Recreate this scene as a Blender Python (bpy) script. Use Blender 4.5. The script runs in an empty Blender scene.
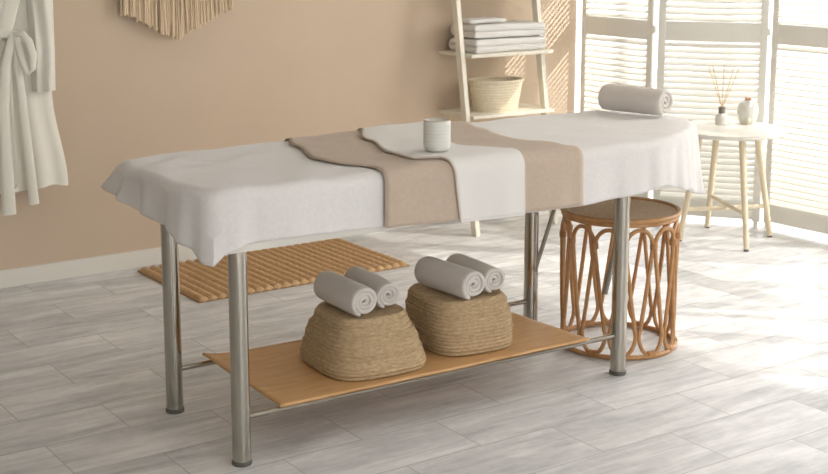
import bpy, bmesh, math, random
from mathutils import Vector, Matrix, noise
random.seed(7)
PI = math.pi
S = bpy.context.scene
C = S.collection

# ---------------------------------------------------------------- camera, world, sun, exposure
F_PX, PITCH, YAW, CAMH, CYPX = 1332.5, math.radians(9.904), math.radians(34.284), 1.6436, 159.3
cd = bpy.data.cameras.new('camera'); cam = bpy.data.objects.new('camera', cd); C.objects.link(cam)
cam.location = (0, 0, CAMH); cam.rotation_euler = (PI/2 - PITCH, 0, -YAW)
cd.sensor_width = 36; cd.lens = 36*F_PX/828; cd.shift_y = -(237-CYPX)/828
cd.dof.use_dof = True; cd.dof.focus_distance = 4.7; cd.dof.aperture_fstop = 5.0
cd.clip_end = 100
S.camera = cam
W = bpy.data.worlds.new('world'); S.world = W; W.use_nodes = True
bg = W.node_tree.nodes['Background']; bg.inputs[0].default_value = (0.985, 0.985, 1.0, 1); bg.inputs[1].default_value = 2.7
sl = bpy.data.lights.new('sun', 'SUN'); sl.energy = 5.0; sl.angle = math.radians(.6); sl.color = (1, .95, .88)
so = bpy.data.objects.new('sun', sl); C.objects.link(so)
so.rotation_euler = Vector((-1, 1, -.93)).to_track_quat('-Z', 'Y').to_euler(); so.location = (8, 2, 4)
def portal(loc, aim, sx, sy):
    l = bpy.data.lights.new('daylight_portal', 'AREA'); l.shape = 'RECTANGLE'; l.size = sx; l.size_y = sy
    l.cycles.is_portal = True
    o = bpy.data.objects.new('daylight_portal', l); C.objects.link(o); o.location = loc
    o.rotation_euler = Vector(aim).to_track_quat('-Z', 'Z').to_euler()
portal((6.55, 3.0, 1.45), (-1, 0, 0), 5.8, 2.3)
portal((5.88, 6.12, 1.45), (0, -1, 0), 1.2, 2.3)
portal((2.0, -1.58, 1.45), (0, 1, 0), 3.6, 2.3)  # front fill: sky light through the added window behind the camera
al = bpy.data.lights.new('window_skylight', 'AREA'); al.shape = 'RECTANGLE'; al.size = 5.2; al.size_y = .8; al.energy = 110; al.color = (1, .985, .96)
ao = bpy.data.objects.new('window_skylight', al); C.objects.link(ao); ao.location = (6.3, 3.2, 2.2)
ao.rotation_euler = Vector((-1, .05, -.45)).to_track_quat('-Z', 'Z').to_euler()
S.view_settings.view_transform = 'Standard'; S.view_settings.look = 'None'
S.view_settings.gamma = 1; S.view_settings.use_curve_mapping = False
S.view_settings.exposure = 0.72

# ---------------------------------------------------------------- materials
def lin(c): return tuple(((v/255)/12.92 if v/255 <= .04045 else ((v/255+.055)/1.055)**2.4) for v in c) + (1,)
def mat(name, col, rough=.7, metal=0, bump=None, var=None, spec=.5, sheen=0, sub=0, trans=0):
    m = bpy.data.materials.new(name); m.use_nodes = True; nt = m.node_tree; b = nt.nodes['Principled BSDF']
    b.inputs['Base Color'].default_value = lin(col); b.inputs['Roughness'].default_value = rough
    b.inputs['Metallic'].default_value = metal; b.inputs['Specular IOR Level'].default_value = spec
    if sheen: b.inputs['Sheen Weight'].default_value = sheen
    tc = nt.nodes.new('ShaderNodeTexCoord')
    def tex(sc, st=(1,1,1), det=3):
        mp = nt.nodes.new('ShaderNodeMapping'); mp.inputs['Scale'].default_value = st
        n = nt.nodes.new('ShaderNodeTexNoise'); n.inputs['Scale'].default_value = sc; n.inputs['Detail'].default_value = det
        nt.links.new(tc.outputs['Object'], mp.inputs[0]); nt.links.new(mp.outputs[0], n.inputs['Vector']); return n
    if var:                                   # (other colour, scale, stretch, amount)
        n = tex(var[1], var[2]); r = nt.nodes.new('ShaderNodeValToRGB')
        r.color_ramp.elements[0].position = .5-var[3]; r.color_ramp.elements[1].position = .5+var[3]
        r.color_ramp.elements[0].color = lin(var[0]); r.color_ramp.elements[1].color = lin(col)
        nt.links.new(n.outputs[0], r.inputs[0]); nt.links.new(r.outputs[0], b.inputs['Base Color'])
    if bump:                                  # (scale, strength, distance, stretch)
        n = tex(bump[0], bump[3] if len(bump) > 3 else (1,1,1)); bp = nt.nodes.new('ShaderNodeBump')
        bp.inputs['Strength'].default_value = bump[1]; bp.inputs['Distance'].default_value = bump[2]
        nt.links.new(n.outputs[0], bp.inputs['Height']); nt.links.new(bp.outputs[0], b.inputs['Normal'])
    return m
M = {}
M['wall'] = mat('beige_plaster', (207,187,164), .85, bump=(60,.15,.002), var=((201,181,158), 3, (1,1,1), .3))
M['white_paint'] = mat('white_paint', (226,222,212), .5)
M['ceiling'] = mat('ceiling_white', (228,224,216), .9)
M['side_wall'] = mat('side_wall_paint', (212,206,198), .9)
M['screen'] = mat('screen_paint', (232,230,222), .55)
M['cream_wood'] = mat('cream_painted_wood', (238,233,220), .5, var=((231,224,206), 20, (1,1,.15), .3))
M['pale_wood'] = mat('pale_wood', (230,218,192), .55, var=((220,204,174), 18, (1,1,.1), .3))
M['steel'] = mat('brushed_steel', (178,173,163), .15, 1, bump=(90,.05,.001,(1,1,.03)))
M['steel_dark'] = mat('dark_steel', (150,144,136), .3, 1)
M['cap'] = mat('grey_plastic', (88,86,80), .6)
M['sheet'] = mat('white_terry', (230,227,225), .95, bump=(700,.5,.003), sheen=.3, var=((219,216,214), 90, (1,1,1), .35))
M['towel'] = mat('white_towel_terry', (232,229,225), .97, bump=(500,.7,.004), sheen=.3)
M['towel_grey'] = mat('off_white_towel_terry', (222,215,208), .97, bump=(500,.7,.004), sheen=.3)
M['beige'] = mat('beige_terry', (198,180,162), .97, bump=(600,.6,.003), sheen=.2, var=((186,168,150), 70, (1,1,1), .35))
M['piping'] = mat('beige_piping', (208,195,180), .9)
M['robe'] = mat('cream_terry', (236,232,220), .97, bump=(400,.7,.004), sheen=.3)
M['ceramic'] = mat('white_ceramic', (216,216,208), .35, bump=(40,.2,.002))
M['wax'] = mat('wax', (226,214,186), .5)
M['rattan'] = mat('rattan', (198,152,104), .45, var=((172,126,80), 30, (1,1,1), .25))
M['rattan_bind'] = mat('rattan_binding', (176,128,82), .5, bump=(300,.5,.002))
M['seat'] = mat('woven_seat', (236,214,186), .7, bump=(160,.9,.004), var=((212,182,148), 120, (1,1,1), .2))
M['jute'] = mat('jute', (204,180,144), .9, bump=(220,.8,.004), var=((168,142,106), 60, (1,1,3), .25))
M['basket_pale'] = mat('pale_straw', (236,226,204), .85, bump=(200,.7,.003), var=((220,204,172), 70, (1,1,2), .25))
M['rug'] = mat('rug_jute', (216,182,140), .95, bump=(200,.9,.004), var=((192,154,110), 90, (1,1,1), .2))
M['rug_edge'] = mat('rug_border', (168,132,94), .95, bump=(200,.9,.004))
M['bamboo'] = mat('bamboo', (216,174,124), .5, var=((192,146,94), 9, (1,14,1), .25), bump=(30,.15,.002,(1,10,1)))
M['macrame'] = mat('macrame_cotton', (222,200,170), .95, bump=(300,.6,.002))
M['reed'] = mat('reed_stick', (222,196,150), .7)
M['dark'] = mat('dark_cap', (124,116,106), .5)
M['pink'] = mat('dried_petals', (214,170,148), .8)
M['green'] = mat('green_stalk', (150,160,110), .8)

def floor_mat():
    m = bpy.data.materials.new('grey_stone_tiles'); m.use_nodes = True; nt = m.node_tree; N = nt.nodes; L = nt.links
    b = N['Principled BSDF']; g = N.new('ShaderNodeNewGeometry')
    mp = N.new('ShaderNodeMapping'); mp.inputs['Location'].default_value = (-.437+5.8, -3.757+2.62*2, 0)
    L.new(g.outputs['Position'], mp.inputs[0])
    br = N.new('ShaderNodeTexBrick'); br.inputs['Scale'].default_value = 1; br.inputs['Brick Width'].default_value = .58
    br.inputs['Row Height'].default_value = .262; br.inputs['Mortar Size'].default_value = .0016; br.inputs['Mortar Smooth'].default_value = .3
    br.inputs['Color1'].default_value = (0,0,0,1); br.inputs['Color2'].default_value = (1,1,1,1); br.offset = .5; br.squash = 1
    L.new(mp.outputs[0], br.inputs['Vector'])
    def math_(op, a, c=None, v=None):
        n = N.new('ShaderNodeMath'); n.operation = op; L.new(a, n.inputs[0])
        if c is not None: L.new(c, n.inputs[1])
        elif v is not None: n.inputs[1].default_value = v
        return n.outputs[0]
    wv = math_('MULTIPLY', br.outputs['Color'], v=37.0)
    def streak(rot, sc, scale, det, dist):
        q = N.new('ShaderNodeMapping'); q.inputs['Rotation'].default_value = (0,0,math.radians(rot)); q.inputs['Scale'].default_value = sc
        L.new(g.outputs['Position'], q.inputs[0])
        n = N.new('ShaderNodeTexNoise'); n.noise_dimensions = '4D'; n.inputs['Scale'].default_value = scale
        n.inputs['Detail'].default_value = det; n.inputs['Distortion'].default_value = dist; n.inputs['Roughness'].default_value = .6
        L.new(q.outputs[0], n.inputs['Vector']); L.new(wv, n.inputs['W']); return n.outputs[0]
    n1 = streak(-13, (1.0, 5.5, 1), 1.35, 7, 1.2); n2 = streak(-16, (1.6, 15, 1), 2.0, 6, 1.0); n3 = streak(0, (1,1,1), 25, 4, 0)
    s = math_('MULTIPLY', n1, v=.55); s = math_('ADD', s, math_('MULTIPLY', n2, v=.33)); s = math_('ADD', s, math_('MULTIPLY', n3, v=.12))
    s = math_('ADD', s, math_('MULTIPLY', br.outputs['Color'], v=.035))
    r = N.new('ShaderNodeValToRGB'); e = r.color_ramp.elements
    e[0].position = .38; e[0].color = lin((174,175,176)); e[1].position = .63; e[1].color = lin((236,236,236))
    k = e.new(.47); k.color = lin((200,201,202)); k = e.new(.53); k.color = lin((214,214,214))
    L.new(s, r.inputs[0])
    mx = N.new('ShaderNodeMix'); mx.data_type = 'RGBA'; mx.inputs['B'].default_value = lin((160,156,150))
    L.new(br.outputs['Fac'], mx.inputs['Factor']); L.new(r.outputs[0], mx.inputs['A'])
    L.new(mx.outputs['Result'], b.inputs['Base Color'])
    b.inputs['Roughness'].default_value = .42; b.inputs['Specular IOR Level'].default_value = .4
    bp = N.new('ShaderNodeBump'); bp.inputs['Strength'].default_value = .12; bp.inputs['Distance'].default_value = .002
    L.new(s, bp.inputs['Height']); L.new(bp.outputs[0], b.inputs['Normal'])
    return m
M['floor'] = floor_mat()
def glass_mat():
    m = bpy.data.materials.new('window_glass'); m.use_nodes = True; nt = m.node_tree; nt.nodes.clear()
    o = nt.nodes.new('ShaderNodeOutputMaterial'); a = nt.nodes.new('ShaderNodeBsdfTransparent'); b = nt.nodes.new('ShaderNodeBsdfGlossy')
    b.inputs['Roughness'].default_value = .02; x = nt.nodes.new('ShaderNodeMixShader'); f = nt.nodes.new('ShaderNodeFresnel'); f.inputs[0].default_value = 1.2
    nt.links.new(f.outputs[0], x.inputs[0]); nt.links.new(a.outputs[0], x.inputs[1]); nt.links.new(b.outputs[0], x.inputs[2]); nt.links.new(x.outputs[0], o.inputs[0])
    return m
M['glass'] = glass_mat()

# ---------------------------------------------------------------- helpers
def link(name, bm, m, parent=None, loc=None, smooth=True, rot=None):
    me = bpy.data.meshes.new(name); bmesh.ops.recalc_face_normals(bm, faces=bm.faces[:]); bm.to_mesh(me); bm.free()
    me.materials.append(M[m])
    if smooth:
        me.polygons.foreach_set('use_smooth', [True]*len(me.polygons)); me.set_sharp_from_angle(angle=math.radians(42))
    o = bpy.data.objects.new(name, me); C.objects.link(o)
    if parent: o.parent = parent
    if loc: o.location = loc
    if rot: o.rotation_euler = rot
    return o
def tag(o, label, cat, group=None):
    o['label'] = label; o['category'] = cat
    if group: o['group'] = group
    return o
def thing(name, label, cat, loc, rz=0, group=None):
    o = bpy.data.objects.new(name, None); C.objects.link(o); o.location = loc; o.rotation_euler = (0,0,rz)
    return tag(o, label, cat, group)
def box(bm, x0, x1, y0, y1, z0, z1, bev=0, mtx=None):
    b = bmesh.new(); bmesh.ops.create_cube(b, size=1)
    for v in b.verts: v.co = Vector(((x0+x1)/2 + v.co.x*(x1-x0), (y0+y1)/2 + v.co.y*(y1-y0), (z0+z1)/2 + v.co.z*(z1-z0)))
    if bev: bmesh.ops.bevel(b, geom=b.edges[:], offset=bev, segments=2, affect='EDGES', profile=.6)
    if mtx: bmesh.ops.transform(b, matrix=mtx, verts=b.verts)
    join(bm, b)
def join(bm, b):
    me = bpy.data.meshes.new('tmp'); b.to_mesh(me); b.free(); bm.from_mesh(me); bpy.data.meshes.remove(me)
def bx(*a, bev=0, mtx=None):
    bm = bmesh.new(); box(bm, *a, bev=bev, mtx=mtx); return bm
def lathe(bm, prof, n=32, c=(0,0,0), shape=None):
    rings = []
    for r, z in prof:
        if r < 1e-5: rings.append([bm.verts.new((c[0], c[1], c[2]+z))]); continue
        rings.append([bm.verts.new((c[0]+r*math.cos(2*PI*i/n), c[1]+r*math.sin(2*PI*i/n), c[2]+z)) for i in range(n)])
    for a, b in zip(rings, rings[1:]):
        for i in range(n):
            j = (i+1) % n
            if len(a) == 1 and len(b) == 1: break
            if len(a) == 1: bm.faces.new((a[0], b[i], b[j]))
            elif len(b) == 1: bm.faces.new((a[i], a[j], b[0]))
            else: bm.faces.new((a[i], a[j], b[j], b[i]))
    return rings
def tube(bm, pts, r, n=10, closed=False, caps=True, flat=None):
    P = [Vector(p) for p in pts]; k = len(P); rings = []
    up = None
    for i, p in enumerate(P):
        if closed: t = (P[(i+1) % k] - P[i-1]).normalized()
        else: t = (P[min(i+1, k-1)] - P[max(i-1, 0)]).normalized()
        if up is None:
            up = Vector((0,0,1)) if abs(t.z) < .9 else Vector((0,1,0))
        u = (up - t*up.dot(t)).normalized(); up = u; v = t.cross(u)
        rr = r[i] if isinstance(r, (list, tuple)) else r
        a, b = (1, 1) if not flat else flat
        rings.append([bm.verts.new(p + u*rr*a*math.cos(2*PI*j/n) + v*rr*b*math.sin(2*PI*j/n)) for j in range(n)])
    for i in range(k if closed else k-1):
        a, b = rings[i], rings[(i+1) % k]
        for j in range(n): bm.faces.new((a[j], a[(j+1) % n], b[(j+1) % n], b[j]))
    if caps and not closed:
        bm.faces.new(rings[0]); bm.faces.new(rings[-1])
def tb(pts, r, **k):
    bm = bmesh.new(); tube(bm, pts, r, **k); return bm
def struct(name, bm, m, parent=None, smooth=False, **k):
    o = link(name, bm, m, parent, smooth=smooth, **k)
    if not parent: o['kind'] = 'structure'
    return o
def interp(keys, x):
    if x <= keys[0][0]: return keys[0][1]
    for (a, va), (b, vb) in zip(keys, keys[1:]):
        if x <= b:
            t = (x-a)/(b-a); t = t*t*(3-2*t)
            return va + (vb-va)*t
    return keys[-1][1]
def subsurf(o, l=1):
    m = o.modifiers.new('subdivision', 'SUBSURF'); m.levels = l; m.render_levels = l
def solidify(o, t, off=0):
    m = o.modifiers.new('thickness', 'SOLIDIFY'); m.thickness = t; m.offset = off
NO = lambda x, y=0., z=0.: noise.noise(Vector((x, y, z)))

# ---------------------------------------------------------------- the room
X0, X1, Y0, Y1, ZC = -2.2, 6.4, -1.5, 6.0, 2.75
struct('floor', bx(X0-.1, X1+.2, Y0-.1, Y1+.2, -.05, 0), 'floor')
struct('ceiling', bx(X0-.1, X1+.2, Y0-.1, Y1+.2, ZC, ZC+.1), 'ceiling')
struct('wall_back', bx(X0-.1, 5.257, Y1, Y1+.12, 0, ZC), 'wall')
struct('wall_left', bx(X0-.1, X0, Y0, Y1, 0, ZC), 'side_wall')
bm = bmesh.new()                                                  # wall behind the camera, with a made-up wide window added for front fill
box(bm, X0, .2, Y0-.1, Y0, 0, ZC); box(bm, 3.8, X1, Y0-.1, Y0, 0, ZC); box(bm, .2, 3.8, Y0-.1, Y0, 0, .3); box(bm, .2, 3.8, Y0-.1, Y0, 2.6, ZC)
struct('wall_front', bm, 'side_wall')
bm = bmesh.new()                                                  # right wall: sill, lintel and two piers around a long window
box(bm, X1, X1+.12, Y0, Y1, 0, .25); box(bm, X1, X1+.12, Y0, Y1, 2.6, ZC); box(bm, X1, X1+.12, Y0, .1, .25, 2.6); box(bm, X1, X1+.12, 5.9, Y1+.12, .25, 2.6)
struct('wall_right', bm, 'side_wall')
def window(name, axis, a0, a1, z0, z1, pos, n):
    bm = bmesh.new(); t = .05
    def b(p0, p1, q0, q1):
        if axis == 'x': box(bm, pos, pos+.05, p0, p1, q0, q1, .004)
        else: box(bm, p0, p1, pos, pos+.05, q0, q1, .004)
    b(a0, a1, z0, z0+t); b(a0, a1, z1-t, z1)
    for i in range(n+1):
        c = a0 + (a1-a0)*i/n; c = min(max(c, a0+t/2), a1-t/2); b(c-t/2, c+t/2, z0+t, z1-t)
    w = struct(name, bm, 'white_paint')
    g = bx(*( (pos+.02, pos+.026, a0+t, a1-t) if axis == 'x' else (a0+t, a1-t, pos+.02, pos+.026)), z0+t, z1-t)
    link('pane', g, 'glass', w, smooth=False)
window('window_1', 'x', .1, 5.9, .25, 2.6, X1+.04, 4)
window('window_2', 'y', 5.257, X1, .02, ZC-.02, Y1+.06, 1)
window('added_fill_window', 'y', .2, 3.8, .3, 2.6, Y0-.08, 3)  # unseen window, added to let in front fill light
bm = bmesh.new(); box(bm, X0, 5.257, Y1-.014, Y1, 0, .085, .003); struct('baseboard_back', bm, 'white_paint')
bm = bmesh.new(); box(bm, X0, X0+.014, Y0, Y1-.014, 0, .085, .003); struct('baseboard_left', bm, 'white_paint')

# ---------------------------------------------------------------- massage table
TY = math.radians(-1.5)
ZT = .872                                                          # top of the padding
TOPC = [(1.65,3.50),(3.46,3.485),(3.64,3.56),(3.82,3.67),(3.92,3.80),(3.93,3.95),(3.80,4.19),(1.65,4.20)]
def chaikin(P, it, f=.25):
    for _ in range(it):
        Q = []
        for i in range(len(P)):
            a, b = Vector(P[i]), Vector(P[(i+1) % len(P)])
            d = (b-a).length; k = min(f, .09/d) if _ == 0 else f
            Q += [a+(b-a)*k, b-(b-a)*k]
        P = Q
    return P
def resample(P, n):
    P = [Vector(p) for p in P]; L = [0]
    for i in range(len(P)): L.append(L[-1] + (P[(i+1) % len(P)]-P[i]).length)
    out = []; k = 0
    for i in range(n):
        s = L[-1]*i/n
        while L[k+1] < s: k += 1
        t = (s-L[k])/(L[k+1]-L[k]); out.append(P[k].lerp(P[(k+1) % len(P)], t))
    return out
CON = resample(chaikin(TOPC, 4), 720)
CX, CY_ = (1.65+3.93)/2, 3.85
def normals(P):
    n = len(P); out = []
    for i in range(n):
        t = (P[(i+1) % n]-P[i-1]).normalized(); out.append(Vector((t.y, -t.x)))
    return out
CN = normals(CON)
def wr(x, y):                                                       # gentle unevenness of the cloth-covered top
    e = 1 + .8*max(0, min(1, (2.3-x)/.5))
    return e*(.006*NO(x*2.2+3, y*4.5) + .005*NO(x*6-y*5, y*7, 3) + .0025*NO(x*11+y*8, y*9-x*5, 5))
def ffold(x, t):                                                    # soft folds of the hanging front, shared by sheet and towels
    return t*(.011*NO(x*5.5, 1.3, t*.8) + .007*NO(x*13, 4.2, t*.5))
RE = .03                                                            # edge radius
def drop(t, L, r=RE):                                               # arc of radius r, then straight down; returns (out, down)
    arc = r*PI/2; s = t*(arc + max(L-r, 0))
    if s < arc: a = s/r; return r*math.sin(a), r*(1-math.cos(a))
    return r, r + s-arc
ZS = ZT + .006
table = thing('massage_table', 'long massage table on four round steel legs, draped in white, in the middle', 'massage table', (2.56, 3.83, 0))
inv = Vector((-2.56, -3.83, 0))
def tpart(name, bm, m, parent=None, smooth=True):
    bmesh.ops.translate(bm, vec=inv, verts=bm.verts)
    return link(name, bm, m, parent or table, smooth=smooth)
def plate(P, z0, z1, inset=0, inset_b=0, bev=.02):
    bm = bmesh.new(); n = len(P); Nn = normals(P); R = []
    for z, k in ((z0, inset+bev), (z0+bev, inset), (z1-bev, inset), (z1, inset+bev)):
        R.append([bm.verts.new((p.x-q.x*k, p.y-q.y*k, z)) for p, q in zip(P, Nn)])
    for a, b in zip(R, R[1:]):
        for i in range(n): bm.faces.new((a[i], a[(i+1) % n], b[(i+1) % n], b[i]))
    bm.faces.new(R[0]); bm.faces.new(R[-1]); return bm
P2 = resample(CON, 180)
o = tpart('padded_top', plate(P2, .72, ZT-.014, .006), 'sheet'); o.data.materials[0] = M['white_paint']
tpart('frame', bx(1.72, 3.57, 3.497, 4.16, .682, .72, bev=.004), 'white_paint')
LEG = {'fl': (1.764, 3.536), 'bl': (1.782, 4.074), 'fr': (3.312, 3.508), 'br': (3.335, 4.052)}
for k, (x, y) in LEG.items():
    bm = bmesh.new(); lathe(bm, [(0,.012),(.029,.012),(.029,.683),(0,.683)], 28, (x,y,0)); l = tpart('leg', bm, 'steel')
    bm = bmesh.new(); lathe(bm, [(0,0),(.030,0),(.0315,.003),(.0315,.012),(.0295,.015),(0,.015)], 28, (x,y,0)); tpart('foot_cap', bm, 'cap', l)
ZR = .150
for a, b in (('fl','fr'), ('bl','br')):
    tpart('side_rail', tb([(LEG[a][0], LEG[a][1], ZR), (LEG[b][0], LEG[b][1], ZR)], .0095, n=14), 'steel')
tpart('cross_wire', tb([(3.15, 4.055, ZR+.004), (3.08, 3.515, ZR+.004)], .003, n=8), 'steel')
tpart('support_strut', tb([(3.335,4.03,.275), (3.45,3.98,.685)], .0085, n=10), 'steel_dark')
bm = tb([(3.345,3.625,.275), (3.435,3.60,.685)], .011, n=12); tpart('support_strut', bm, 'steel_dark')

# white sheet over the whole top
def keyed(i, K):                                                    # K: (x, y, value) keys around the contour
    return interp(K, i)
def nearest(x, y): return min(range(len(CON)), key=lambda i: (CON[i]-Vector((x,y))).length)
HK = [(1.662,3.50,.655,.035,.012),(1.70,3.50,.685,.02,.008),(1.78,3.50,.706,.008,.004),(1.9,3.50,.712,.004,.0),(2.3,3.50,.702,0,0),(2.84,3.49,.682,0,0),(3.1,3.49,.678,0,0),
      (3.35,3.487,.688,.003,.002),(3.47,3.49,.70,.004,.004),(3.64,3.56,.66,.014,.012),(3.80,3.66,.605,.018,.018),(3.91,3.80,.60,.02,.018),(3.93,3.95,.66,.03,.014),
      (3.80,4.18,.66,.03,.01),(3.5,4.19,.70,.01,.004),(2.7,4.195,.70,0,0),(1.8,4.198,.72,.01,.004),(1.665,4.18,.785,.075,.008),(1.645,4.08,.775,.035,.008),(1.645,3.9,.755,.012,.008),(1.645,3.72,.74,.008,.006),(1.645,3.60,.70,.02,.008)]
NC = len(CON)
hk = sorted([(nearest(a[0], a[1]),)+a[2:] for a in HK]); hk = [(hk[-1][0]-NC,)+hk[-1][1:]] + hk + [(hk[0][0]+NC,)+hk[0][1:]]
kz = [(a[0], a[1]) for a in hk]; kf = [(a[0], a[2]) for a in hk]; ka = [(a[0], a[3]) for a in hk]
bm = bmesh.new(); rings = []
NR = 26
for k in range(NR):                                                 # from the middle out to the edge of the top
    f = (k/(NR-1))**.8; ring = []
    for i in range(0, NC, 2):
        p = CON[i]; c = Vector((round(min(max(p.x, 2.0), 3.54)/.02)*.02, CY_))
        q = c.lerp(p, f); ring.append(bm.verts.new((q.x, q.y, ZS + wr(q.x, q.y))))
    rings.append(ring)
NT = 22
for k in range(1, NT+1):
    t = k/NT; ring = []
    for i in range(0, NC, 2):
        p, n = CON[i], CN[i]; hz = interp(kz, i); fl = interp(kf, i); am = interp(ka, i)
        z0 = ZS + wr(p.x, p.y); ou, dn = drop(t, z0-hz)
        s = i/NC*6.0
        ou += fl*t**1.3 + am*t*math.sin(s*34+1.0+1.6*NO(s*3)) + am*.5*t*math.sin(s*71)
        if p.y < 3.6: ou += ffold(p.x, t)
        else: ou += t*.006*NO(s*6, 2, t)
        hemw = .004*NO(s*7, 9)*t
        ring.append(bm.verts.new((p.x+n.x*ou, p.y+n.y*ou, z0-dn+hemw)))
    rings.append(ring)
for a, b in zip(rings, rings[1:]):
    m_ = len(a)
    for i in range(m_): bm.faces.new((a[i], a[(i+1) % m_], b[(i+1) % m_], b[i]))
bmesh.ops.remove_doubles(bm, verts=bm.verts, dist=1e-5)
sheet = tag(link('bed_sheet', bm, 'sheet'), 'large white terry sheet covering the whole massage table, corners hanging down', 'sheet')
solidify(sheet, .004)

# strips laid across the table
def strip(name, xl, xr, th, hz, back, m, nx=46, wob=0, front_out=.0):
    """xl(y), xr(y): left and right edge on the top as function of y; hz: hem heights (front); back: drop behind."""
    bm = bmesh.new(); rows = []
    yf, yb = 3.4925, 4.1955
    path = []
    for k in range(10): path.append(('b', 1-k/9))
    for k in range(1, 34): path.append(('t', yb+(yf-yb)*k/33))
    for k in range(1, 23): path.append(('f', k/22))
    for kind, v in path:
        row = []
        y = yb if kind == 'b' else (v if kind == 't' else yf)
        a, b = xl(y), xr(y)
        if kind == 'f': a += front_out*v
        for i in range(nx+1):
            x = a+(b-a)*i/nx
            z = ZS + wr(x, y) + th
            if kind == 'b':
                ou, dn = drop(v, back, RE+th); row.append(bm.verts.new((x, y+ou+.004*v*NO(x*6), z-dn)))
            elif kind == 't': row.append(bm.verts.new((x, y, z+.002*max(0, NO(x*14, y*5, 7+th*100)))))
            else:
                L = z-(hz[0]+(hz[1]-hz[0])*i/nx)
                ou, dn = drop(v, L, RE+th); row.append(bm.verts.new((x, y-ou-ffold(x, v)-.003*v, z-dn+.003*v*NO(x*8, 5))))
        rows.append(row)
    for a, b in zip(rows, rows[1:]):
        for i in range(nx): bm.faces.new((a[i], a[i+1], b[i+1], b[i]))
    edge = [[r[0].co.copy() for r in rows], [r[-1].co.copy() for r in rows], [v.co.copy() for v in rows[-1]]]
    o = link(name, bm, m); solidify(o, .0065)
    return o, edge
bl = lambda y: interp([(3.47,2.245),(3.53,2.25),(3.65,2.18),(3.78,2.18),(4.05,2.255),(4.23,2.315)], y)
br_ = lambda y: interp([(3.45,3.075),(3.56,3.05),(3.66,2.985),(3.77,2.965),(3.98,3.02),(4.19,3.09)], y)
beige, ed = strip('beige_towel', bl, br_, .009, (.705,.683), .13, 'beige')
tag(beige, 'wide beige towel laid across the middle of the white-covered massage table', 'towel')
link('hem_roll', tb(ed[0], .0026, n=6), 'beige', beige); link('hem_roll', tb(ed[2], .0034, n=6), 'beige', beige)
wl = lambda y: interp([(3.43,2.505),(3.51,2.50),(3.56,2.42),(3.70,2.425),(3.97,2.51),(4.25,2.635)], y)
wrr = lambda y: interp([(3.43,2.80),(3.50,2.795),(3.60,2.73),(3.70,2.70),(3.95,2.80),(4.25,2.92)], y)
white, ed = strip('hand_towel', wl, wrr, .0185, (.690,.684), .06, 'towel', nx=28, front_out=.03)
tag(white, 'small white towel on top of the wide beige towel, hanging over the front edge', 'towel')
link('edge_piping', tb(ed[0], .0036, n=6), 'piping', white); link('edge_piping', tb(ed[1], .0042, n=6), 'towel', white); link('edge_piping', tb(ed[2], .0045, n=6), 'towel', white)

# candle cup on the small towel
zc = ZS + .0185 + .0045
cup = thing('candle_cup', 'pale ribbed ceramic cup with a tan rim standing on the small white towel', 'cup', (2.556, 3.612, zc+wr(2.556,3.612)+.001))
bm = bmesh.new()
prof = [(0,0),(.036,0),(.042,.004),(.0455,.014)] + [(0.0462+.0003*math.sin(z*2*PI/.012), z) for z in [ .02+.002*i for i in range(36)]] + [(.0455,.096),(.044,.102),(.0415,.1035),(.039,.101),(.038,.09),(.038,.075),(0,.075)]
lathe(bm, prof, 48); link('cup_body', bm, 'ceramic', cup)
bm = bmesh.new(); tube(bm, [(.0425*math.cos(a*PI/24), .0425*math.sin(a*PI/24), .1025) for a in range(48)], .0024, n=8, closed=True); o = link('rim', bm, 'piping', cup); o['label'] = 'tan rim'
bm = bmesh.new(); lathe(bm, [(0,.0745),(.0375,.0745),(.0375,.080),(0,.081)], 32); link('wax', bm, 'wax', cup)

# rolled towels: a spiral of terry
def roll(name, p, q, R, m, turns=3.2, seed=0, flat=.94):
    p, q = Vector(p), Vector(q); ax = (q-p); L = ax.length; c = (p+q)/2
    th = .0105 if R < .057 else .0125; pitch = (R-.0045)/(turns+.5)
    th = pitch*.98
    ph0 = -PI*.62 - 2*PI*turns
    bm = bmesh.new(); n = int(turns*30); nl = 18; rows = []
    for j in range(nl+1):
        v = j/nl; row = []
        for i in range(n+1):
            a = 2*PI*turns*i/n; r = .0045 + (R-.0045-th/2)*i/n
            r *= 1 + .035*NO(v*3+seed, a*.4, seed)
            end = L/2 + .006*NO(a*.5, seed, 2) - .010*(1-i/n)
            # the outermost wrap rounds down at the ends
            rr = r*(1 - .05*(abs(2*v-1)**6))
            row.append(bm.verts.new(((2*v-1)*end, rr*math.cos(a+ph0), rr*math.sin(a+ph0)*flat)))
        rows.append(row)
    for a, b in zip(rows, rows[1:]):
        for i in range(n): bm.faces.new((a[i], a[i+1], b[i+1], b[i]))
    ang = math.atan2(ax.y, ax.x)
    o = link(name, bm, m, loc=c, rot=(0, -math.asin(ax.z/L), ang)); solidify(o, th); subsurf(o, 1)
    return o
rr = .065; zz = ZS+.004+rr*.95
o = roll('rolled_towel', (3.795,4.14,zz), (3.858,3.84,zz), rr, 'towel_grey', 2.8, seed=2.0)
tag(o, 'big off-white rolled towel lying on the head end of the massage table', 'towel')

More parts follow.
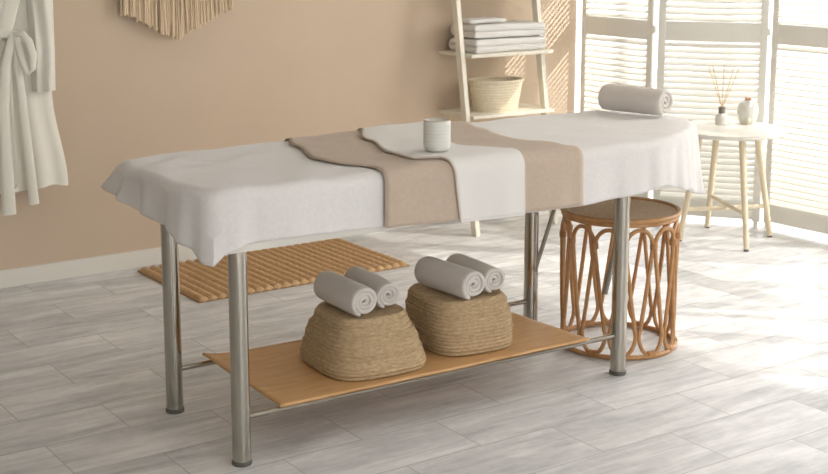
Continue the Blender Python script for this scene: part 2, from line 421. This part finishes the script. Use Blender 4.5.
# ---------------------------------------------------------------- bamboo mat across the rails, straw baskets and small rolls
def bamboo():
    bm = bmesh.new(); nx, ny = 60, 26; x0, x1 = 1.895, 3.155; rows = []
    top = ZR+.0135
    for j in range(ny+1):
        v = j/ny; row = []
        for i in range(nx+1):
            u = i/nx
            yf = 3.520 - .025*u; yb = 4.083 - .03*u - .0*u
            xs = x0 + .006*NO(v*9, 3)
            x = xs + (x1-.03*v-xs)*u; y = yf+(yb-yf)*v
            z = top + .0015*NO(x*6, y*6)
            z += .034*math.exp(-u*26)*(math.sin(v*PI*1.0)**.5*.25 + .55*v**3)     # curled left end
            row.append(bm.verts.new((x, y, z)))
        rows.append(row)
    for a, b in zip(rows, rows[1:]):
        for i in range(nx): bm.faces.new((a[i], a[i+1], b[i+1], b[i]))
    o = link('bamboo_mat', bm, 'bamboo'); solidify(o, .007, 0)
    tag(o, 'orange-brown bamboo mat laid across the lower rails of the massage table', 'mat')
    for v in (0.012, .30, .66, .988):
        pts = []
        for i in range(0, 41):
            u = i/40; yf = 3.520-.025*u; yb = 4.083-.03*u; xs = x0+.006*NO(v*9, 3)
            x = xs+(x1-.03*v-xs)*u; y = yf+(yb-yf)*v
            z = top + .0015*NO(x*6, y*6) + .034*math.exp(-u*26)*(math.sin(v*PI)**.5*.25+.55*v**3)
            pts.append((x, y, z+.0035))
        if v in (.012, .988): link('edge_band', tb(pts, .0034, n=8, flat=(.7,1.6)), 'bamboo', o)
    return o, top+.0035+.0015
mat_o, ZM = bamboo()

def straw_basket(name, label, c, h, a0, a1, lean, rz, seed, kk):
    b = thing(name, label, 'basket', (c[0], c[1], ZM), rz)
    bm = bmesh.new(); n = 96; rows = 15; R = []
    for j in range(rows*6+1):
        t = j/(rows*6); z = h*t; s = interp([(0,a0*.94),(.12,a0),(.5,(a0+a1)/2*1.04),(.9,a1),(1,a1*.93)], t)
        s += .0028*abs(math.sin(PI*t*rows)) - .002
        ring = []
        for i in range(n):
            th = 2*PI*i/n; e = 2/3.6
            cx = math.copysign(abs(math.cos(th))**e, math.cos(th)); sy = math.copysign(abs(math.sin(th))**e, math.sin(th))
            w = s*(1+.014*NO(th*.8+seed, t*2.2, seed)+.008*NO(th*6, t*14, seed))
            zz = z + .004*NO(cx*2+seed, sy*2, 3)*t - t**6*.006*(1-abs(cx*sy))
            ring.append(bm.verts.new((cx*w+lean[0]*t, sy*w*kk+lean[1]*t, zz)))
        R.append(ring)
    for a, b2 in zip(R, R[1:]):
        for i in range(n): bm.faces.new((a[i], a[(i+1) % n], b2[(i+1) % n], b2[i]))
    last = R[-1]; cen = Vector((lean[0], lean[1], h-.006))
    for k in range(1, 13):                                           # coiled top
        f = 1-k/13; ring = [bm.verts.new((cen.x+(v.co.x-cen.x)*f, cen.y+(v.co.y-cen.y)*f, h-.004+.0015*math.sin(k*PI))) for v in R[-1]]
        for i in range(n): bm.faces.new((last[i], last[(i+1) % n], ring[(i+1) % n], ring[i]))
        last = ring
    bm.faces.new(last); bm.faces.new(R[0][::-1])
    link('woven_body', bm, 'jute', b)
    bm = bmesh.new()
    for j in (0, 5, 10):                                             # a few stitched coils standing proud
        t = (j+.5)/rows; s = interp([(0,a0*.94),(.12,a0),(.5,(a0+a1)/2*1.04),(.9,a1),(1,a1*.93)], t)+.001
        pts = []
        for i in range(n):
            th = 2*PI*i/n; e = 2/3.6
            cx = math.copysign(abs(math.cos(th))**e, math.cos(th)); sy = math.copysign(abs(math.sin(th))**e, math.sin(th))
            w = s*(1+.014*NO(th*.8+seed, t*2.2, seed)); pts.append((cx*w+lean[0]*t, sy*w*kk+lean[1]*t, h*t))
        tube(bm, pts, .0045, n=6, closed=True)
    link('coil_band', bm, 'jute', b)
straw_basket('straw_basket', 'tapered straw basket upside down on the bamboo mat, the one nearer the left legs', (2.335,3.738), .192, .186, .138, (0,.012), math.radians(-3), 1.3, 1.05)
straw_basket('straw_basket', 'boxier straw basket on the bamboo mat, the one nearer the rattan stool', (2.748,3.735), .195, .162, .152, (-.012,.008), math.radians(-5), 4.1, 1.05)
r_ = .060; zz = ZM+.188+r_*.95
G = 'small towel rolls on the straw baskets'
tag(roll('rolled_towel', (2.290,3.905,zz), (2.280,3.625,zz), r_, 'towel_grey', 3.1, 1), 'fatter white towel roll on the left straw basket, the left one of its pair', 'towel', G)
tag(roll('rolled_towel', (2.428,3.935,zz-.006), (2.400,3.665,zz-.006), r_-.006, 'towel_grey', 3.1, 5), 'slimmer white towel roll on the left straw basket, the right one of its pair', 'towel', G)
tag(roll('rolled_towel', (2.684,3.865,zz+.004), (2.700,3.580,zz+.004), r_+.001, 'towel_grey', 3.1, 8), 'fatter white towel roll on the basket nearer the stool, left one of its pair', 'towel', G)
tag(roll('rolled_towel', (2.832,3.885,zz-.003), (2.812,3.61,zz-.003), r_-.006, 'towel_grey', 3.1, 3), 'slimmer white towel roll on the basket nearer the stool, right one of its pair', 'towel', G)

# ---------------------------------------------------------------- rug on the floor behind the table
def rug():
    cx, cy = 2.99, 5.59; LX, LY = 1.13, .66
    bm = bmesh.new(); nr = 24; nx = nr*8; ny = 70; rows = []
    for j in range(ny+1):
        v = j/ny; row = []
        for i in range(nx+1):
            u = i/nx
            x = (u-.5)*LX; y = (v-.5)*LY
            ph = u*nr; br = math.sin(y*PI/.028 + int(ph)*PI)
            z = .012 + .013*abs(math.sin(PI*ph)) + .0015*br*abs(math.sin(PI*ph)) + .002*NO(x*5, y*5)
            y += .006*abs(math.sin(PI*ph))*(1 if v == 1 else (-1 if v == 0 else 0))
            if i in (0, nx) or j in (0, ny): z = .004
            row.append(bm.verts.new((x, y, z)))
        rows.append(row)
    for a, b in zip(rows, rows[1:]):
        for i in range(nx): bm.faces.new((a[i], a[i+1], b[i+1], b[i]))
    t = thing('jute_rug', 'ribbed straw-coloured jute rug lying on the tiles beyond the massage table', 'rug', (cx, cy, 0), math.radians(.8))
    link('woven_ribs', bm, 'rug', t)
    link('backing', bx(-LX/2-.004, LX/2+.004, -LY/2-.004, LY/2+.004, 0, .0075, bev=.002), 'rug_edge', t)
rug()

# ---------------------------------------------------------------- rattan stool
H, R = .553, .236
st = thing('rattan_stool', 'round rattan stool with looped cane sides beside the right table legs', 'stool', (3.570, 3.79, 0), .12)
def circ(r, z, n=64): return [(r*math.cos(2*PI*i/n), r*math.sin(2*PI*i/n), z) for i in range(n)]
RB, RT = R-.008, R-.018
link('top_rim', tb(circ(R-.008, H-.008), .0095, n=12, closed=True), 'rattan', st)
link('lower_rim', tb(circ(R-.012, H-.024), .0085, n=12, closed=True), 'rattan', st)
bm = bmesh.new(); lathe(bm, [(0,-.006),(R-.012,-.006),(R-.010,.0),(R-.03,.003)] + [(R-.03-(R-.03)*k/30, .001+.0012*math.cos(k*PI)) for k in range(1,30)] + [(0,.001)], 64, (0,0,H-.010)); link('woven_seat', bm, 'seat', st)
link('base_ring', tb(circ(RB, .010), .0095, n=12, closed=True), 'rattan', st)
N = 12; dl = 2*PI/N; zt, zb = H-.035, .012
RS = RT+.006
for k in range(N):                                                   # one bent cane each: arch under the rim, legs meeting low, feet splaying to the ring
    c = k*dl; zw = zt-.078; zn = .095; left = []
    for q in range(0, 8):
        a = PI/2*q/8; left.append((-(.06+.44*(1-math.sin(a)))*dl, .014+(zn-.014)*(1-math.cos(a))))
    for q in range(0, 15):
        t = q/14; left.append((-(.06+.42*t**.9)*dl, zn+(zw-zn)*t))
    arch = [(-.48*dl*math.cos(PI*q/14), zw+.070*math.sin(PI*q/14)) for q in range(1, 14)]
    path = left + arch + [(-a, z) for a, z in reversed(left)]
    off = .0035*(1 if k % 2 else -1)
    link('cane_loop', tb([((RS+off)*math.cos(c+a), (RS+off)*math.sin(c+a), z) for a, z in path], .0082, n=8), 'rattan', st)
for k in range(N):
    for up in (1, 0):
        c = (k+.5)*dl; z = zt-.074 if up else .016
        p = Vector((RS*math.cos(c), RS*math.sin(c), z)); d = Vector((-math.sin(c), math.cos(c), 0))
        link('cane_binding', tb([p-Vector((0,0,.012)), p+Vector((0,0,.012))] if up else [p-d*.015, p+d*.015], .0145, n=10), 'rattan_bind', st)

# ---------------------------------------------------------------- round side table
tx, ty = 5.285, 4.81
sd = thing('side_table', 'round white side table with four splayed pale wooden legs before the folding screen', 'table', (tx, ty, 0))
bm = bmesh.new(); lathe(bm, [(0,.575),(.294,.575),(.301,.580),(.303,.588),(.299,.596),(.288,.600),(0,.600)], 64); o = link('table_top', bm, 'white_paint', sd)
feet = [(5.40,5.04),(5.165,4.545),(5.515,4.695),(5.045,4.90)]
for fx, fy in feet:
    d = Vector((fx-tx, fy-ty, 0)); tp = d*.62; tp.z = .576; ft = d.copy(); ft.z = .010
    l = link('leg', tb([ft, tp], [.0145, .0185], n=12), 'pale_wood', sd)
    link('foot_pad', tb([ft+Vector((0,0,-.010)), ft+Vector((0,0,.004))], .0135, n=12), 'cap', l)
for a, b in ((0,1),(2,3)):
    za = .17; f = lambda k: Vector(((feet[k][0]-tx)*(1-.38*za/.576), (feet[k][1]-ty)*(1-.38*za/.576), za + (0 if a else .018)))
    link('stretcher', tb([f(a), f(b)], .012, n=8, flat=(1.0,.7)), 'pale_wood', sd)
link('apron', (lambda b: (box(b, -.15,.15,-.012,.012,.553,.576, .002), b)[1])(bmesh.new()), 'pale_wood', sd, rot=(0,0,-1.13))
link('apron', (lambda b: (box(b, -.15,.15,-.012,.012,.553,.576, .002), b)[1])(bmesh.new()), 'pale_wood', sd, rot=(0,0,.42))
df = thing('reed_diffuser', 'small white reed diffuser with dark collar and fanned sticks on the side table', 'diffuser', (5.335, 4.905, .600))
bm = bmesh.new(); lathe(bm, [(0,0),(.030,0),(.034,.004),(.035,.03),(.033,.048),(.022,.058),(.015,.062),(.015,.070),(0,.070)], 32); link('bottle', bm, 'ceramic', df)
bm = bmesh.new(); lathe(bm, [(.012,.062),(.018,.062),(.018,.092),(.015,.096),(.008,.096)], 24); o = link('collar', bm, 'dark', df)
for a, t in ((-2.3,.30),(-.6,.04),(.55,.36),(2.6,.20),(.2,.24)):
    ax = Vector((math.cos(YAW), -math.sin(YAW), 0))
    tilt = {-2.3:-.30, -.6:-.02, .55:.34, 2.6:-.17, .2:.22}[a]; dp = .05*math.sin(a*3)
    d = Vector((ax.x*tilt*1.25, ax.y*tilt*1.25+dp, 1)).normalized()
    link('reed', tb([Vector((0,0,.088)), Vector((0,0,.088))+d*.235], .0022, n=6), 'reed', df)
jr = thing('lidded_jar', 'round white jar with a pinkish knob beside the reed diffuser', 'jar', (5.475, 4.850, .600))
bm = bmesh.new(); lathe(bm, [(0,0),(.036,0),(.042,.007),(.052,.038),(.056,.068),(.053,.098),(.042,.118),(.026,.126),(0,.128)], 36); link('jar_body', bm, 'ceramic', jr)
bm = bmesh.new()
for k in range(7):
    a = k*.9; d = Vector((.012*math.cos(a), .012*math.sin(a), .130+.004*(k % 3)))
    b = bmesh.new(); bmesh.ops.create_icosphere(b, subdivisions=2, radius=.009)
    for v in b.verts: v.co = Vector((v.co.x, v.co.y, v.co.z*.7)) + d
    join(bm, b)
link('flower_knob', bm, 'pink', jr)
bm = bmesh.new(); lathe(bm, [(0,0),(.012,.003),(.016,.015),(.010,.028),(0,.032)], 14)
link('emblem', bm, 'wax', jr, loc=(-.0325,-.034,.010))

# ---------------------------------------------------------------- folding louvred screen
PITCH_S = .0335
def panel(parent, w, loc, rz, hinge=True):
    HP = 2.02; sw = .042; d = .024
    bm = bmesh.new()
    box(bm, 0, sw, -d/2, d/2, .03, HP, .003); box(bm, w-sw, w, -d/2, d/2, .03, HP, .003)
    for z0, z1 in ((.04,.135),(1.02,1.13),(HP-.07,HP-.005)): box(bm, sw, w-sw, -d/2+.003, d/2-.003, z0, z1, .002)
    p = link('panel', bm, 'screen', parent, loc=loc, rot=(0,0,rz))
    bm = bmesh.new()
    for z0, z1 in ((.135,1.02),(1.13,HP-.07)):
        n = int((z1-z0)/PITCH_S)
        for i in range(n):
            z = z0 + (z1-z0)*(i+.5)/n
            mx = Matrix.Translation((0,0,z)) @ Matrix.Rotation(math.radians(PANEL_TILT), 4, 'X')
            box(bm, sw-.004, w-sw+.004, -.0235, .0235, -.003, .003, 0, mtx=mx)
    link('louvres', bm, 'screen', p, smooth=False)
    for q in (.01, w-.035): link('foot', bx(q, q+.025, -d/2-.002, d/2+.002, 0, .032, bev=.002), 'screen', p)
    if hinge:
        for z in (.25, 1.08, 1.6): link('hinge', bx(w-.006, w+.012, -.010, .010, z-.02, z+.02, bev=.002), 'screen', p)
    return p
PANEL_TILT = 30
J = [(5.280,5.985),(5.288,5.372),(5.666,4.880),(5.690,4.280),(5.725,3.68),(5.700,3.08),(5.735,2.48),(5.71,1.88),(5.745,1.28),(5.72,.68),(5.75,.10)]  # later joints, out of view, carry extra panels added to filter the sun
# panels run from one joint to the next; the face (local -Y) looks into the room
scr = thing('folding_screen', 'tall cream folding screen with louvred panels standing in front of the bright window', 'folding screen', (J[2][0], J[2][1], 0))
for (ax, ay), (bx_, by) in zip(J, J[1:]):
    v = Vector((bx_-ax, by-ay, 0)); L = v.length; u = v/L; g = .008
    panel(scr, L-2*g-.012, (ax+u.x*(g+.006)-J[2][0], ay+u.y*(g+.006)-J[2][1], 0), math.atan2(v.y, v.x))

# ---------------------------------------------------------------- ladder shelf, towels and basket on it
ls = thing('ladder_shelf', 'cream wooden ladder shelf leaning against the beige wall', 'shelf', (4.50, 5.75, 0))
def lpart(name, bm, m='cream_wood'):
    bmesh.ops.translate(bm, vec=Vector((-4.50,-5.75,0)), verts=bm.verts); return link(name, bm, m, ls)
def lean(z): return 5.605 + .155*z
for x in (4.225, 4.775):
    bm = bmesh.new(); b = bmesh.new(); bmesh.ops.create_cube(b, size=1)
    for v in b.verts:
        z = 0 if v.co.z < 0 else 1.98; v.co = Vector((x+v.co.x*.026, lean(z)+v.co.y*.045, z))
    join(bm, b); lpart('rail', bm)
for z, dp in ((.285,.36),(.625,.33),(.952,.31),(1.29,.24),(1.62,.19)):
    yf = 5.985-dp
    lpart('shelf_board', bx(4.242, 4.806, yf, 5.985, z, z+.018, bev=.002))
def folded(name, label, x0, x1, y0, y1, z0, h, m, layers, seed, rz=0):
    c = Vector(((x0+x1)/2, (y0+y1)/2, 0)); w, d = (x1-x0)/2, (y1-y0)/2
    bm = bmesh.new(); n = 14; t = h/layers; prof = []
    # serpentine cross-section in (y, z): layers joined by rounded folds at alternating sides
    for k in range(layers):
        yy = [-d+.02+(2*d-.04)*i/n for i in range(n+1)]
        if k % 2: yy.reverse()
        zc_ = t*(k+.5)
        prof += [(y, zc_) for y in yy]
        if k < layers-1:
            s = 1 if k % 2 == 0 else -1
            for q in range(1, 6):
                a = -PI/2+PI*q/6; prof.append((s*(d-.02+.018*math.cos(a)), zc_+t/2+t/2*math.sin(a)))
    cols = []
    for i in range(25):
        u = -1+2*i/24
        cols.append([bm.verts.new((w*u*(1+.01*NO(y*20, z*30, seed)), y*(1+.03*NO(u*2, z*20, seed)), z+.003*NO(u*3, y*8, seed+z*20))) for y, z in prof])
    for a, b in zip(cols, cols[1:]):
        for j in range(len(prof)-1): bm.faces.new((a[j], a[j+1], b[j+1], b[j]))
    o = link(name, bm, m, loc=(c.x, c.y, z0+.002), rot=(0,0,rz)); solidify(o, t*1.03); subsurf(o, 1)
    return tag(o, label, 'towel', 'folded towels on the ladder shelf')
zs = .970
folded('folded_towel', 'off-white folded towel at the bottom of the stack on the ladder shelf', 4.29, 4.79, 5.69, 5.95, zs, .072, 'towel', 2, 1.0, .02)
folded('folded_towel', 'white folded towel on top of another towel on the ladder shelf', 4.30, 4.785, 5.695, 5.945, zs+.079, .070, 'towel', 2, 5.0, -.03)
folded('folded_towel', 'thin crumpled white towel topping the stack on the ladder shelf', 4.30, 4.56, 5.76, 5.93, zs+.155, .022, 'towel', 1, 9.0, .05)
sb = thing('shelf_basket', 'oval pale straw basket standing on the ladder shelf under the towels', 'basket', (4.50, 5.80, .643))
bm = bmesh.new(); prof = []
for j in range(0, 61):
    t = j/60; prof.append((.136+.031*t+.0016*math.sin(t*2*PI*11), .168*t))
prof = [(0,0)] + prof + [(.160,.168),(.130,.008),(0,.008)]
lathe(bm, prof, 64)
for v in bm.verts: v.co.y *= .72; v.co.x *= 1.0
link('woven_body', bm, 'basket_pale', sb)
bm = tb([(.165*math.cos(2*PI*i/64), .165*.72*math.sin(2*PI*i/64), .166) for i in range(64)], .0075, n=8, closed=True); link('rim', bm, 'basket_pale', sb)

# ---------------------------------------------------------------- macrame hanging on the wall
mc = thing('macrame_hanging', 'tan macrame wall hanging with a pointed cord fringe on the beige wall', 'wall hanging', (2.69, 5.955, 1.80))
link('dowel', tb([(-.38,0,0),(.38,0,0)], .011, n=12), 'pale_wood', mc)
bm = bmesh.new(); n = 92
for k in range(n):
    x = -.285 + .57*k/(n-1) + random.uniform(-.002,.002); cx = x/.285
    low = 1.112 + .125*abs(x+.012)/.27 + random.uniform(-.012,.012)
    if abs(x+.012) > .21: low = max(low, 1.225)
    y0 = random.uniform(-.010,.006); pts = []
    sw = random.uniform(-.006,.006)
    for q in range(9):
        t = q/8; z = 1.50+(low-1.50)*t
        pts.append((x+sw*t*t+.003*NO(k*1.7, z*9), y0+.004*NO(k*2.1, z*7, 4), z-1.80))
    tube(bm, pts, [.0042]*6+[.0045,.0052,.0058], n=6)
link('fringe', bm, 'macrame', mc)
bm = bmesh.new()
for k in range(24):
    for s in (-1, 1):
        x = -.28+.56*k/23; tube(bm, [(x+s*.012*math.sin(q*PI/3), s*.004*math.cos(q*PI/3), -.005-.30*q/18) for q in range(19)], .0045, n=6)
link('knotted_net', bm, 'macrame', mc)
link('hanging_cord', tb([(-.37,0,.008),(0,.02,.20),(.37,0,.008)], .004, n=8), 'macrame', mc)

# ---------------------------------------------------------------- bathrobe on the wall
rb = thing('bathrobe', 'cream terry bathrobe with a tied belt hanging on the beige wall', 'bathrobe', (1.83, 5.90, .43))
rinv = Vector((-1.83,-5.90,-.43))
def rpart(name, bm, m='robe', parent=None, sub=1):
    bmesh.ops.translate(bm, vec=rinv, verts=bm.verts); o = link(name, bm, m, parent or rb)
    if sub: subsurf(o, sub)
    return o
bm = bmesh.new(); rings = []; nz = 34; n = 120
for j in range(nz+1):
    t = j/nz; z = 1.70-(1.70-.475)*t
    w = interp([(.475,.262),(.9,.205),(1.05,.185),(1.35,.20),(1.55,.19),(1.66,.10),(1.70,.05)], z); dpt = interp([(.475,.070),(1.0,.055),(1.5,.06),(1.7,.03)], z)
    cx = 1.83; ring = []
    for i in range(n):
        a = 2*PI*i/n; f = min(1, .25+t*1.1)
        fold = f*(.24*math.sin(a*9+2*NO(t*1.5, 3)) + .16*math.sin(a*7+1.3+t) + .14*NO(a*2.5, t*2, 6))
        x = cx + w*math.cos(a)*(1+.02*fold); y = 5.915 + (dpt*(1+fold*.9))*math.sin(a)*(1 if math.sin(a) < 0 else .45)
        ring.append(bm.verts.new((x, min(y, 5.985), z + (.008*math.sin(a*5)*t if j == nz else 0))))
    rings.append(ring)
for a, b in zip(rings, rings[1:]):
    for i in range(n): bm.faces.new((a[i], a[(i+1) % n], b[(i+1) % n], b[i]))
bm.faces.new(rings[0]); body = rpart('robe_body', bm, sub=0)
# front opening: overlapping panel edge, and lapels
def ribbon(pts, w, th=.008, name='x', nrm=(0,-1,0), **k):
    return tb(pts, w/2, n=12, flat=(th/(w/2) if False else 1, 1))
def band(pts, hw, ht):                                              # flat strip of width 2*hw (across x) and thickness 2*ht
    bm = bmesh.new(); P = [Vector(p) for p in pts]; rings = []
    for i, p in enumerate(P):
        t = (P[min(i+1, len(P)-1)]-P[max(i-1, 0)]).normalized(); v = Vector((0,-1,0)); u = t.cross(v).normalized(); v = u.cross(t)
        h = hw[i] if isinstance(hw, list) else hw
        rings.append([bm.verts.new(p+u*h*math.cos(2*PI*q/12)+v*ht*math.sin(2*PI*q/12)) for q in range(12)])
    for a, b in zip(rings, rings[1:]):
        for q in range(12): bm.faces.new((a[q], a[(q+1) % 12], b[(q+1) % 12], b[q]))
    bm.faces.new(rings[0]); bm.faces.new(rings[-1]); return bm
rpart('lapel', band([(1.90,5.86,1.62),(1.885,5.825,1.50),(1.855,5.81,1.38),(1.82,5.81,1.27),(1.80,5.815,1.18)], .038, .012))
rpart('lapel', band([(1.76,5.86,1.62),(1.77,5.83,1.50),(1.785,5.82,1.38),(1.795,5.815,1.27),(1.80,5.82,1.18)], .038, .012))
rpart('front_edge', band([(1.80,5.82,1.18),(1.80,5.825,1.0),(1.795,5.82,.8),(1.80,5.815,.62),(1.81,5.81,.485)], .030, .011))
for s, top in ((1, 1.60), (-1, 1.60)):
    bm = bmesh.new(); rings = []; n = 40
    for j in range(27):
        t = j/26; z = 1.60-(1.60-.918)*t
        cx = 1.83 + s*interp([(0,.115),(.25,.150),(.6,.150),(1,.148)], t); cy = 5.865-.012*t
        w = interp([(0,.045),(.2,.060),(.7,.054),(1,.050)], t); d = interp([(0,.035),(.3,.048),(1,.040)], t)
        rings.append([bm.verts.new((cx+w*math.cos(2*PI*i/n)*(1+.05*math.sin(6*PI*i/n*2+t*3)), cy+d*math.sin(2*PI*i/n)*(1+.22*math.sin(5*2*PI*i/n+2+2*NO(t*2,s))+.10*NO(t*6,i*.3)), z)) for i in range(n)])
    for k in (.8, .78):                                             # inside of the cuff
        rings.append([bm.verts.new((v.co.x*k+(1-k)*(1.83+s*.148), v.co.y*k+(1-k)*5.853, .918 if k == .8 else 1.0)) for v in rings[26]])
    for a, b in zip(rings, rings[1:]):
        for i in range(n): bm.faces.new((a[i], a[(i+1) % n], b[(i+1) % n], b[i]))
    bm.faces.new(rings[0]); rpart('sleeve', bm, sub=0)
bt = rpart('belt', band([(1.64,5.84,1.17),(1.70,5.82,1.185),(1.78,5.80,1.19),(1.84,5.795,1.178),(1.885,5.80,1.15)], .022, .008))
def child(bm): bmesh.ops.translate(bm, vec=rinv, verts=bm.verts); o = link('belt_tail', bm, 'robe', bt); return o
child(band([(1.83,5.79,1.18),(1.79,5.782,1.05),(1.77,5.785,.85),(1.77,5.78,.6),(1.772,5.785,.385)], [.018,.022,.025,.028,.032], .008))
child(band([(1.84,5.79,1.18),(1.845,5.782,1.02),(1.855,5.78,.85),(1.870,5.775,.62),(1.885,5.78,.42)], [.015,.019,.021,.022,.023], .008))
lp = band([(1.835,5.79,1.182),(1.862,5.765,1.185),(1.888,5.752,1.15),(1.902,5.750,1.09),(1.898,5.752,1.03),(1.880,5.756,1.01),(1.862,5.765,1.06),(1.850,5.775,1.12),(1.84,5.785,1.17)], [.012,.016,.018,.018,.015,.014,.016,.016,.012], .007); bmesh.ops.translate(lp, vec=rinv, verts=lp.verts); link('belt_loop', lp, 'robe', bt)
link('wall_hook', tb([(0,.095,1.33),(0,.02,1.32),(0,-.02,1.335),(0,-.025,1.36)], .006, n=8), 'steel_dark', rb)
